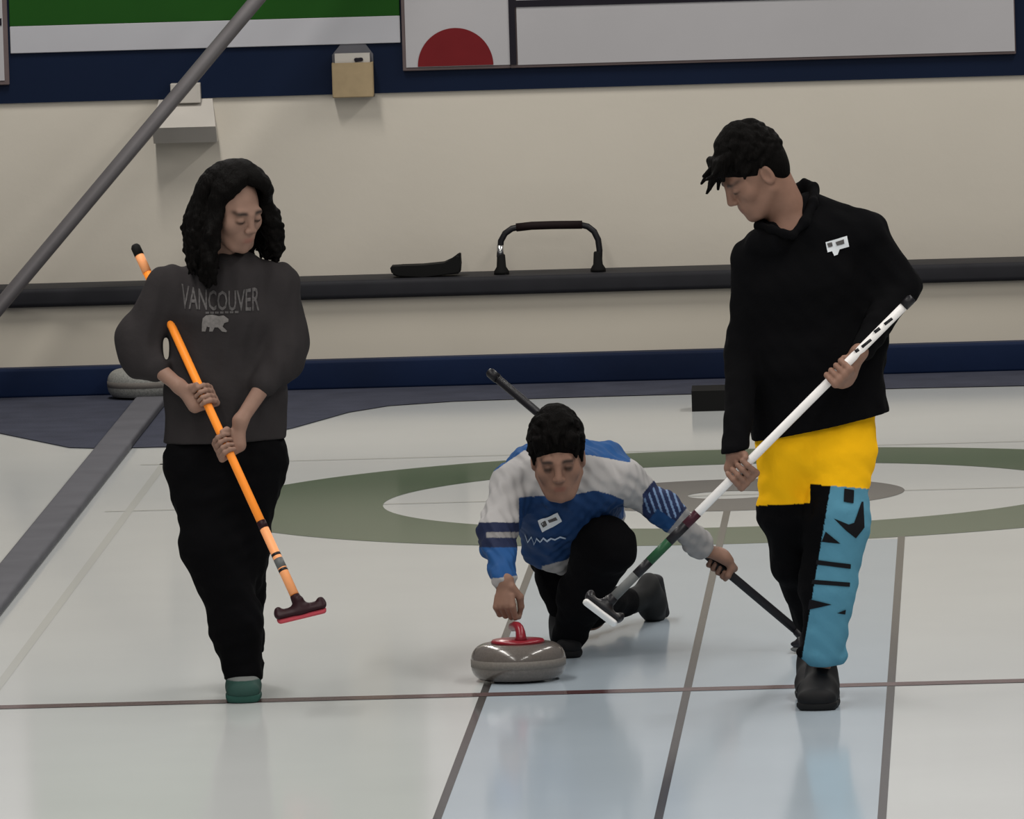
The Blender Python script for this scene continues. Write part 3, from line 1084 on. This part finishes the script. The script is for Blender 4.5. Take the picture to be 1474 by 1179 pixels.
# trousers
S = Field()
S.ell(P(323, 632, Yw), P(322, 672, Yw), (.166, .095), (.168, .100), side, k=.04)
h1, h2 = P(284, 672, Yw), P(364, 668, Yw)
S.ell(h1, P(305, 790, Yw - .05), (.094, .096), (.086, .085), side, k=.05)
S.ell(P(305, 790, Yw - .05), P(338, 890, Yw - .03), (.086, .085), (.080, .078), side, k=.05)
S.ell(P(338, 890, Yw - .03), P(351, 972, Yw - .01), (.080, .078), (.058, .066), side, k=.04)
S.ell(h2, P(345, 800, Yw + .04), (.092, .10), (.080, .08), side, k=.05)
S.ell(P(345, 800, Yw + .04), P(350, 925, Yw + .32), (.078, .08), (.068, .07), side, k=.05)
S.ell(P(366, 938, Yw + .05), P(377, 954, Yw + .02), .022, .014, k=.02)
S.cut(P(350, 977, Yw), (0, .15, -1))
field_obj('trousers', S.mesh(.0055, lambda p: folds(.0036, 11, (1, 1, 1.2), 85)(p) + folds(.007, 12, (1, 1, 1), 30)(p), smooth=1), M['cloth'], person, BLACK)


def wshoe(V):
    z = V[:, 2]
    c = np.tile(np.array([.020, .060, .050]), (len(V), 1))
    c[z > .066] = [.17, .18, .175]
    c[z > .095] = [.02, .02, .02]
    return c


wt = G(350, 1014)
for toe, ank in ((wt, wt + np.array([-.01, .25, .09])), (P(351, 990, Yw + .135) * np.array([1, 1, 0]), P(350, 960, Yw + .40))):
    shoe('shoe', person, toe, ank, None, (.018, .07, .056), .25, .050, wshoe)

# long wavy hair
S = Field()


def LH(x, y, z, c=hc, R=HR, s=HS):
    return c + R @ (np.array([x, y, z]) * s)


S.ball(LH(0, -.038, .036), np.array([.078, .080, .088]) * HS, HR, .02)
S.ball(LH(0, -.055, -.035), np.array([.080, .055, .10]) * HS, HR, .03)
S.ball(LH(-.004, .150, -.01), np.array([.076, .120, .125]) * HS, HR, .02, sub=True)
rng = random.Random(8)
for sgn in (-1, 1):
    for i in range(84):
        y0 = -.088 + (.142 if sgn > 0 else .152) * ((i % 28) / 27.0) + rng.uniform(-.004, .004)
        sc_ = math.sqrt(max(1 - ((y0 + .0) / .108) ** 2, .05))
        th1 = 98 + rng.uniform(-6, 10)
        pts, rad = [], []
        layer = (.002, .008, .013)[i // 28]
        for j in range(6):
            a = math.radians(th1 * j / 5.0)
            yy = y0 + (.030 * (j / 5.0) ** 2 if y0 > 0 else -.012 * (j / 5.0)) - .02
            if y0 > .03:
                yy = y0 - .02 + .028 * math.sin(j / 5.0 * 3.14) - (.030 if sgn > 0 else .018) * (j / 5.0)
            pts.append(LH(-.016 * math.cos(a / 1.8) + sgn * (.004 + (.081 + layer) * sc_ * math.sin(a)), yy, .034 + (.091 + layer) * sc_ * math.cos(a) - .02 * (1 - sc_)))
            rad.append(.0105)
        l = rng.uniform(.135, .205) * (1.12 if sgn > 0 else .95)
        ph, ph2, wv = rng.uniform(0, 6.28), rng.uniform(0, 6.28), rng.uniform(.005, .015)
        base = pts[-1]
        outd = HR @ np.array([sgn * 1.0, (y0) * 6, 0])
        for j in range(1, 11):
            u = j / 10.0
            p = base + np.array([0, 0, -1.0]) * l * u + outd * (.030 * math.sin(u * 2.2) + rng.uniform(0, .004))
            p = p + HR @ np.array([math.sin(ph + u * 13) * wv, math.cos(ph2 + u * 12) * wv, 0]) * min(1, u * 2.5)
            pts.append(p)
            rad.append(.0100 * (1 - .6 * u ** 2))
        S.chain(pts, rad, k=.007)
field_obj('hair', S.mesh(.0030, smooth=1), M['hair'], person)


# ================================================================== short hair for the two others
def short_hair(S, c, R, sc, lift, locks, seed, tufts=90, face=(0, .140, -.030), face_r=(.074, .098, .086), reach=(.010, .022)):
    """lift: extra height on top; locks: (start, end, radius) in head measures"""
    def L(x, y, z):
        return c + R @ (np.array([x, y, z]) * sc)
    S.ball(L(0, -.018, .040 + lift * .4), np.array([.081, .098, .086 + lift * .6]) * sc, R, .02)
    S.ball(L(0, -.055, .0), np.array([.074, .052, .075]) * sc, R, .03)
    S.ball(L(*face), np.array(face_r) * sc, R, .012, sub=True)
    for sx in (-1, 1):
        S.ball(L(sx * .092, .022, -.065), np.array([.035, .060, .052]) * sc, R, .012, sub=True)
        S.ball(L(sx * .088, -.006, -.004), np.array([.022, .022, .030]) * sc, R, .008, sub=True)
    rg = random.Random(seed)
    for _ in range(tufts):
        a, b = rg.uniform(0, 6.28), rg.uniform(.05, 1.75)
        d = np.array([math.sin(b) * math.cos(a), math.sin(b) * math.sin(a), math.cos(b)])
        p = np.array([0, -.018, .042 + lift * .4]) + d * np.array([.078, .095, .083 + lift * .6])
        if (p[1] > .045 and p[2] < .078) or (p[1] > -.02 and p[2] < .035):
            continue
        q = p + d * rg.uniform(*reach) * .3 + np.array([rg.uniform(-.008, .008), .016, -.008 if p[1] < .03 else -.020])
        S.ell(L(*p), L(*q), .0115 * sc, .0045 * sc, k=.008)
    for a, b, r in locks:
        S.ell(L(*a), L(*b), r * sc, r * .35 * sc, k=.008)


# ================================================================== the man with the white broom
Ym = -.55
mtop, mbot = P(1306, 436, Ym - .235), P(872, 871, Ym - .30)
mh = P(893, 897, Ym - .30) - P(838, 855, Ym - .30)
t = broom('white broom held low by the standing sweeper in black', mtop, mbot,
          [(0, 1, M['shaft_white']), (.0, .012, M['shaft_black']), (.695, .735, M['shaft_maroon']), (.735, .79, M['shaft_black']), (.79, .855, M['shaft_green']),
           (.855, .90, M['shaft_black']), (.90, .985, M['shaft_grey'])], .165, mh, np.array([.62, .25, .75]), M['shaft_black'], M['pad_white'], M['shaft_black'], .0128)
mA = unit(mtop - mbot)
msh = [c for c in t.children if c.name.startswith('shaft')][0]
for k, (u0, ln) in enumerate(((.045, .025), (.085, .018), (.115, .030), (.155, .012))):     # black lettering strokes on the upper shaft
    p0, p1 = mtop + (mbot - mtop) * u0, mtop + (mbot - mtop) * (u0 + ln)
    o_ = np.array([-.0045, -.0092, -.0045 + .006 * (k % 2)])
    tube('shaft_lettering', [p0 + o_, p1 + o_ + np.array([0, 0, .004])], .0055, M['shaft_black'], msh, 8)

person = empty('person', (*G(1175, 1020)[:2], 0), 'person in black sweater and yellow, black and blue trousers holding a white broom', 'person')
hc2 = P(1086, 251, Ym - .03)
th, pi_ = math.radians(-70), math.radians(33)
HR2 = frame_from((math.sin(th) * math.cos(pi_), -math.cos(th) * math.cos(pi_), -math.sin(pi_)))
HS2 = 1.0
B = Field()
add_head(B, hc2, HR2, HS2)
nb2 = P(1146, 335, Ym + .01)
B.ell(hc2 + HR2 @ np.array([0, -.035, -.045]), nb2, .058, .062, k=.035)
B.ell(P(1132, 338, Ym - .03), P(1165, 335, Ym - .02), .045, .045, k=.03)
g1, g2 = on_shaft(mtop, mbot, (1064, 679)), on_shaft(mtop, mbot, (1206, 536))
w1, w2 = P(1058, 652, g1[1] + .03), P(1236, 508, g2[1] + .02)
add_grip_hand(B, g1, mA, w1, (0, 1, 0), sc=1.0)
add_grip_hand(B, g2, mA, w2, (0, -1, .2), sc=1.0)
e1, e2 = P(1068, 512, Ym - .02), P(1301, 415, Ym - .02)
B.ell(w1, e1, (.023, .020), .028, k=.02)
B.ell(w2, e2, (.023, .020), .028, k=.02)
fine = B.mesh(.0024)
C = Field()
C.ell(nb2, P(1172, 600, Ym), (.12, .07), (.13, .08), k=.04)
C.ell(P(1085, 368, Ym), P(1245, 335, Ym), .035, k=.03)
C.ell(P(1085, 368, Ym), e1, .036, .026, k=.03)
C.ell(P(1245, 335, Ym), e2, .036, .026, k=.03)
C.ell(P(1212, 640, Ym), P(1201, 790, Ym - .05), .06, .045, k=.03)
C.ell(P(1201, 790, Ym - .05), P(1182, 965, Ym + .02), .045, .028, k=.03)
C.ell(P(1130, 640, Ym), P(1134, 785, Ym + .07), .055, .04, k=.02)
C.ell(P(1134, 785, Ym + .07), P(1170, 900, Ym + .36), .04, .03, k=.02)
coarse = C.mesh(.009)
field_obj('body', [fine, coarse], M['skin'], person, face_color(hc2, HR2, HS2, SKIN_M))

S = Field()
S.ell(P(1156, 345, Ym), P(1163, 410, Ym), (.150, .092), (.180, .118), side, k=.04)
S.ell(P(1163, 410, Ym), P(1176, 520, Ym), (.180, .118), (.192, .122), side, k=.04)
S.ell(P(1176, 520, Ym), P(1182, 640, Ym), (.192, .122), (.206, .128), side, k=.04)
S.ell(P(1088, 372, Ym), P(1240, 338, Ym), .058, .062, k=.045)
S.ell(P(1160, 318, Ym + .03), P(1156, 350, Ym + .01), (.082, .066), (.115, .08), side, k=.035)
S.ell(P(1212, 312, Ym + .01), P(1166, 296, Ym + .03), .040, .036, k=.04)
S.ell(P(1083, 378, Ym), P(1070, 510, Ym - .02), .060, .050, k=.04)
S.ell(P(1070, 510, Ym - .02), w1 + np.array([0, 0, .004]), .050, .038, k=.03)
S.ell(P(1247, 340, Ym), P(1299, 412, Ym - .01), .064, .052, k=.04)
S.ell(P(1300, 412, Ym - .01), P(1240, 505, w2[1] + .025), .052, .034, k=.02)
S.ell(P(1272, 400, Ym), P(1252, 480, Ym - .02), .060, .055, k=.04)
S.ell(P(1092, 350, Ym - .05), P(1118, 348, Ym - .08), .038, .036, k=.03)
# open neckline
S.ell(P(1128, 288, Ym + .0), P(1138, 322, Ym - .05), .046, .040, k=.008, sub=True)
S.ell(P(1138, 318, Ym - .08), P(1141, 332, Ym - .14), .030, .012, k=.008, sub=True)
hm = P(1180, 614, Ym)
S.cut(hm, (.19, 0, -1))
sweater = field_obj('sweater', S.mesh(.005, lambda p: folds(.0026, 21, (1, 1, .8), 80)(p) + folds(.004, 22, (1, 1, 1), 30)(p), smooth=1), M['cloth'], person, (0.003, 0.003, 0.0036))
# turned collar
pts = [P(1141, 338, Ym - .122), P(1158, 320, Ym - .09), P(1170, 295, Ym - .03), P(1172, 275, Ym + .04), P(1157, 268, Ym + .085), P(1132, 280, Ym + .085),
       P(1108, 304, Ym + .05), P(1092, 325, Ym - .03), P(1110, 330, Ym - .10), P(1128, 336, Ym - .122), P(1141, 340, Ym - .125)]
S = Field()
S.chain(pts, [(.010, .010), (.014, .015), (.014, .024), (.013, .026), (.012, .026), (.012, .022), (.012, .016), (.012, .014), (.011, .012), (.010, .011), (.010, .010)], k=.014, side=(1, .3, 0))
field_obj('collar', S.mesh(.004), M['cloth'], person, (0.003, 0.003, 0.0036))
decal('name_tag', [[(1188, 349), (1219, 340), (1222, 355), (1191, 364)]], sweater, M['tag_white'], person, .004)
decal('tag_marking', [[(1190, 351), (1197, 349), (1198, 355), (1192, 357)], [(1202, 349), (1214, 345), (1215, 351), (1204, 354)]], sweater, M['print_grey'], person, .006)
decal('tag_tail', [[(1197, 362), (1208, 359), (1205, 367), (1200, 369)]], sweater, M['tag_white'], person, .004)

# trousers of three colours
YEL, BLU = np.array([.90, .48, .008]), np.array([.085, .245, .345])


def trouser_col(V):
    q = to_px(V)
    x, y = q[:, 0], q[:, 1]
    c = np.tile(BLACK, (len(V), 1))
    rear = x < 1166
    c[rear & (y < 728 - (x - 1090) * .05)] = YEL
    c[~rear & (y < 697 + (x - 1166) * .08)] = YEL
    xl = 1196 - (y - 697) * (42 / 253.0)
    c[~(y < 697 + (x - 1166) * .08) & (x > xl) & (x > 1150) & (V[:, 1] < Ym + .12)] = BLU
    return c


S = Field()
S.ell(P(1176, 596, Ym), P(1174, 640, Ym), (.176, .105), (.172, .108), side, k=.04)
S.ell(P(1212, 640, Ym), P(1203, 750, Ym - .04), (.097, .10), (.094, .092), side, k=.04)
S.ell(P(1203, 750, Ym - .04), P(1190, 850, Ym - .05), (.094, .092), (.077, .08), side, k=.04)
S.ell(P(1190, 850, Ym - .05), P(1183, 938, Ym - .04), (.077, .08), (.061, .066), side, k=.04)
S.ell(P(1128, 640, Ym + .01), P(1129, 740, Ym + .02), (.084, .098), (.076, .085), side, k=.025)
S.ell(P(1129, 740, Ym + .02), P(1143, 805, Ym + .10), (.076, .085), (.070, .078), side, k=.03)
S.ell(P(1143, 805, Ym + .10), P(1168, 890, Ym + .33), (.070, .078), (.050, .06), side, k=.03)
S.ell(P(1155, 940, Ym - .05), P(1210, 945, Ym - .04), .020, .018, k=.02)
S.ell(P(1167, 612, Ym - .125), P(1163, 735, Ym - .10), .014, .012, k=.02, sub=True)
S.cut(P(1180, 953, Ym), (0, .1, -1))
trous = field_obj('trousers', S.mesh(.0035, lambda p: folds(.0032, 31, (1, 1, 1.1), 85)(p) + folds(.005, 32, (1, 1, 1), 30)(p), smooth=1), M['cloth'], person, trouser_col)


def z4(pts):
    return [(820 + x * .4072, 580 + y * .4072) for x, y in pts]


decal('leg_lettering', [z4(p) for p in (
    [(970, 303), (1004, 308), (1002, 356), (968, 350)],
    [(933, 408), (985, 430), (1004, 424), (1030, 350), (1036, 350), (1040, 440), (1010, 478), (975, 450)],
    [(906, 455), (957, 497), (892, 490)],
    [(874, 555), (992, 570), (991, 586), (872, 571)],
    [(860, 625), (989, 635), (988, 650), (857, 640)],
    [(850, 693), (925, 712), (845, 731)],
    [(944, 743), (975, 730), (972, 747)])], trous, M['print_black'], person, .003)
mt = G(1174, 1025)
DK = (.004, .004, .005)
shoe('shoe', person, mt, mt + np.array([.02, .25, .09]), DK, (.006, .006, .0065), .285, .058)
shoe('shoe', person, P(1170, 985, Ym + .11) * np.array([1, 1, 0]), P(1169, 940, Ym + .36), DK, (.006, .006, .0065), .285, .05)

S = Field()
short_hair(S, hc2, HR2, HS2, .028, [((rr_ * .05, .065 + .01 * (k % 3), .105 - .004 * k), (rr_ * .055, .118 + .012 * ((k * 7) % 3), .085 - .018 * (k % 4)), .013)
                                     for k, rr_ in enumerate((-1, -.7, -.4, -.1, .2, .5, .8, 1, -.8, -.3, .3, .7))] +
           [((x_, .075, .10), (x_ * .9, .100, .050), .014) for x_ in (-.05, -.03, -.01, .01, .03, .05)], 3, 230)
field_obj('hair', S.mesh(.0032), M['hair'], person)

# ================================================================== the player delivering the stone
ctop, cbot0 = P(711, 541, 1.42), G(1160, 938)
cbot = np.array([cbot0[0], cbot0[1], 0.042])
broom('black broom held out behind by the crouching player', ctop, cbot,
      [(0, 1, M['shaft_black']), (.50, .66, M['shaft_maroon'])], .19, np.array([.25, 1, 0]), np.array([0, 0, 1.0]), M['shaft_black'], M['shaft_grey'], M['shaft_black'], .0135)
cA = unit(ctop - cbot)
person = empty('person', (*G(815, 935)[:2], 0), 'person crouching in a blue and white jacket behind the moving stone', 'person')
hc3 = P(803, 660, .72)
th, pi_ = math.radians(2), math.radians(17)
HR3 = frame_from((math.sin(th) * math.cos(pi_), -math.cos(th) * math.cos(pi_), -math.sin(pi_)), roll=math.radians(-3))
HS3 = 1.0
B = Field()
add_head(B, hc3, HR3, HS3)
nb3 = P(812, 706, .87)
B.ell(hc3 + HR3 @ np.array([0, -.03, -.05]), nb3, .056, .060, k=.035)
g2 = on_shaft(ctop, cbot, (1030, 822))
w1 = P(727, 836, .45)
w2 = P(1012, 790, g2[1] - .05)
add_loose_hand(B, w1, (-.06, -.30, -1.0), (.35, .9, -.25), (1, 0, 0), .98, (62, 80, 85, 85))
add_grip_hand(B, g2, -cA, w2, (.2, -1, .3), .0135, 1.0)
e1, e2 = P(716, 776, .66), P(958, 737, .98)
B.ell(w1, e1, (.023, .020), .030, k=.02)
B.ell(w2, e2, (.023, .020), .030, k=.02)
fine = B.mesh(.0024)
C = Field()
C.ell(nb3, P(826, 770, 1.28), (.12, .08), (.12, .09), k=.04)
C.ell(P(740, 696, .86), P(898, 692, .90), .035, k=.03)
C.ell(P(740, 696, .86), e1, .034, .026, k=.03)
C.ell(P(898, 692, .90), e2, .034, .026, k=.03)
C.ell(P(845, 785, 1.30), P(870, 788, .86), .06, .05, k=.03)
C.ell(P(870, 788, .86), P(822, 915, 1.08), .045, .034, k=.03)
C.ell(P(800, 800, 1.32), P(850, 885, 1.60), .06, .045, k=.03)
C.ell(P(850, 885, 1.60), P(905, 868, 1.96), .04, .03, k=.03)
coarse = C.mesh(.009)
field_obj('body', [fine, coarse], M['skin'], person, face_color(hc3, HR3, HS3, SKIN_M, eyes='open'))

JB, JW, JN, JD = np.array([.008, .062, .20]), np.array([.36, .35, .35]), np.array([.007, .013, .045]), np.array([.006, .034, .115])


def jacket_col(V):
    q = to_px(V)
    x, y = q[:, 0], q[:, 1]
    c = np.tile(JW, (len(V), 1))
    top = np.interp(x, [690, 700, 755, 848, 908], [692, 686, 648, 655, 666])
    c[(y < top) & (x < 907)] = JB
    c[(V[:, 1] > 1.12) & (x < 925)] = JB
    chest_top = np.interp(x, [746, 780, 827, 856, 880, 898], [716, 714, 712, 706, 712, 720])
    c[(x > 747) & (x < 898) & (y > chest_top)] = JD
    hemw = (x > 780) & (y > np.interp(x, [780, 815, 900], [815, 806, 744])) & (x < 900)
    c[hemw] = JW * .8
    # sleeve towards the stone
    sl = (x < 747) & (y > 752)
    c[sl & (y < 788)] = JN
    c[sl & (y > 766) & (y < 774) & (x > 700)] = JW * .55
    c[sl & (y >= 788)] = JB
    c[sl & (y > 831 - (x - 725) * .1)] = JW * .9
    # sleeve towards the broom
    u = (x - 925) * .78 + (y - 705) * .62
    arm = x > 925
    c[arm & (u > 4) & (u < 66)] = JN * 1.5
    stripe = arm & (u > 10) & (u < 62) & ((((x - y * .35) / 9.0) % 1.0) < .34) & (y < 735 + (x - 930) * .62)
    c[stripe] = np.array([.16, .25, .42])
    c[arm & (u > 34) & (u < 66) & (y > 722 + (x - 930) * .66)] = JB * .8
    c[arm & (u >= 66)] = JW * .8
    return c


S = Field()
S.ell(P(818, 700, .90), P(822, 745, 1.14), (.165, .120), (.158, .125), side, k=.04)
S.ell(P(822, 745, 1.14), P(826, 772, 1.32), (.158, .125), (.150, .115), side, k=.04)
S.ell(P(745, 697, .87), P(895, 692, .90), .062, .062, k=.05)
S.ell(P(768, 678, .99), P(872, 676, 1.0), .088, .088, k=.05)
S.ell(P(812, 742, .93), P(800, 790, 1.04), (.135, .085), (.105, .075), side, k=.04)
S.ell(P(738, 698, .86), P(716, 772, .67), .062, .056, k=.04)
S.ell(P(716, 772, .67), P(726, 834, .47), .058, .037, k=.03)
S.ell(P(905, 692, .90), P(958, 735, .98), .056, .046, k=.04)
S.ell(P(958, 735, .98), P(1010, 786, w2[1]), .046, .041, k=.03)
S.ell(P(770, 700, .86), P(790, 722, .80), .030, .022, k=.02)
S.ell(P(845, 700, .86), P(822, 722, .80), .030, .022, k=.02)
S.ball(hc3 + np.array([0, -.02, -.04]), .088, None, .01, sub=True)
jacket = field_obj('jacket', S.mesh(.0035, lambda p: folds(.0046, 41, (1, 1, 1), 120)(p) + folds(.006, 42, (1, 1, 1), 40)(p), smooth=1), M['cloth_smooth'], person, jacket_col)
decal('name_tag', [[(775, 749), (803, 737), (809, 750), (781, 765)]], jacket, M['tag_white'], person, .004)
decal('tag_marking', [[(779, 752), (785, 749), (788, 755), (783, 758)], [(789, 748), (800, 743), (802, 747), (791, 752)]], jacket, M['print_grey'], person, .0055)
wav = [(757, 769), (761, 780), (766, 772), (769, 783), (773, 774), (778, 779), (783, 774), (788, 778), (793, 774), (799, 776), (806, 772), (814, 774)]
decal('jacket_lettering', [[(a[0], a[1] - 1.2), (b[0], b[1] - 1.2), (b[0], b[1] + 1.2), (a[0], a[1] + 1.2)] for a, b in zip(wav[:-1], wav[1:])], jacket, M['print_white'], person, .004)

S = Field()
S.ell(P(808, 790, 1.30), P(848, 786, 1.30), (.095, .10), (.095, .10), side, k=.04)
S.ell(P(846, 792, 1.28), P(872, 787, .88), .098, .086, k=.04)
S.ell(P(872, 787, .88), P(838, 858, .98), (.086, .080), (.076, .07), side, k=.04)
S.ell(P(838, 858, .98), P(817, 925, 1.07), (.076, .07), (.046, .055), side, k=.04)
S.ell(P(805, 812, 1.20), P(822, 868, 1.16), (.080, .08), (.070, .07), side, k=.04)
S.ell(P(806, 806, 1.32), P(850, 872, 1.58), .088, .068, k=.04)
S.ell(P(850, 872, 1.58), P(900, 866, 1.92), .062, .045, k=.03)
S.cut((0, 0, .004), (0, 0, -1))
field_obj('trousers', S.mesh(.005, lambda p: folds(.0034, 51, (1, 1, 1), 85)(p) + folds(.006, 52, (1, 1, 1), 30)(p), smooth=1), M['cloth'], person, BLACK * 1.2)
ct = G(821, 949)
shoe('shoe', person, ct, ct + np.array([-.03, .25, .09]), DK, (.006, .006, .0065), .27, .040)
# trailing shoe, lying over on its toe
S = Field()
S.ell(P(908, 866, 1.95), P(930, 856, 2.02), .040, .040, k=.02)
S.ell(P(934, 845, 2.02), P(938, 868, 2.06), (.036, .055), (.044, .06), side, k=.02)
S.ell(P(938, 868, 2.06), P(942, 884, 2.10), (.044, .055), (.036, .045), side, k=.02)
S.cut((0, 0, .002), (0, 0, -1))
ts = field_obj('shoe', S.mesh(.004), M['shoe'], person, (.009, .0095, .010))
S = Field()
S.ell(P(937, 836, 2.10), P(946, 884, 2.15), (.040, .022), (.040, .022), side, k=.01)
S.cut((0, 0, .002), (0, 0, -1))
bpy.context.view_layer.update()
field_obj('sole', S.mesh(.004), M['shoe'], ts, (.022, .022, .024))

S = Field()
short_hair(S, hc3, HR3, HS3, .030, [((x_, .058, .088), (x_ * 1.02, .080 - abs(x_) * .25, .068 - .008 * (k % 2) - abs(x_) * .20), .012) for k, x_ in enumerate((-.062, -.048, -.035, -.02, -.007, .008, .02, .035, .048, .062))] +
           [((sx * .075, .02, .05), (sx * .073, .030, -.002), .012) for sx in (-1, 1)], 9, 230, (0, .140, -.022), (.074, .098, .090))
field_obj('hair', S.mesh(.0032), M['hair'], person)
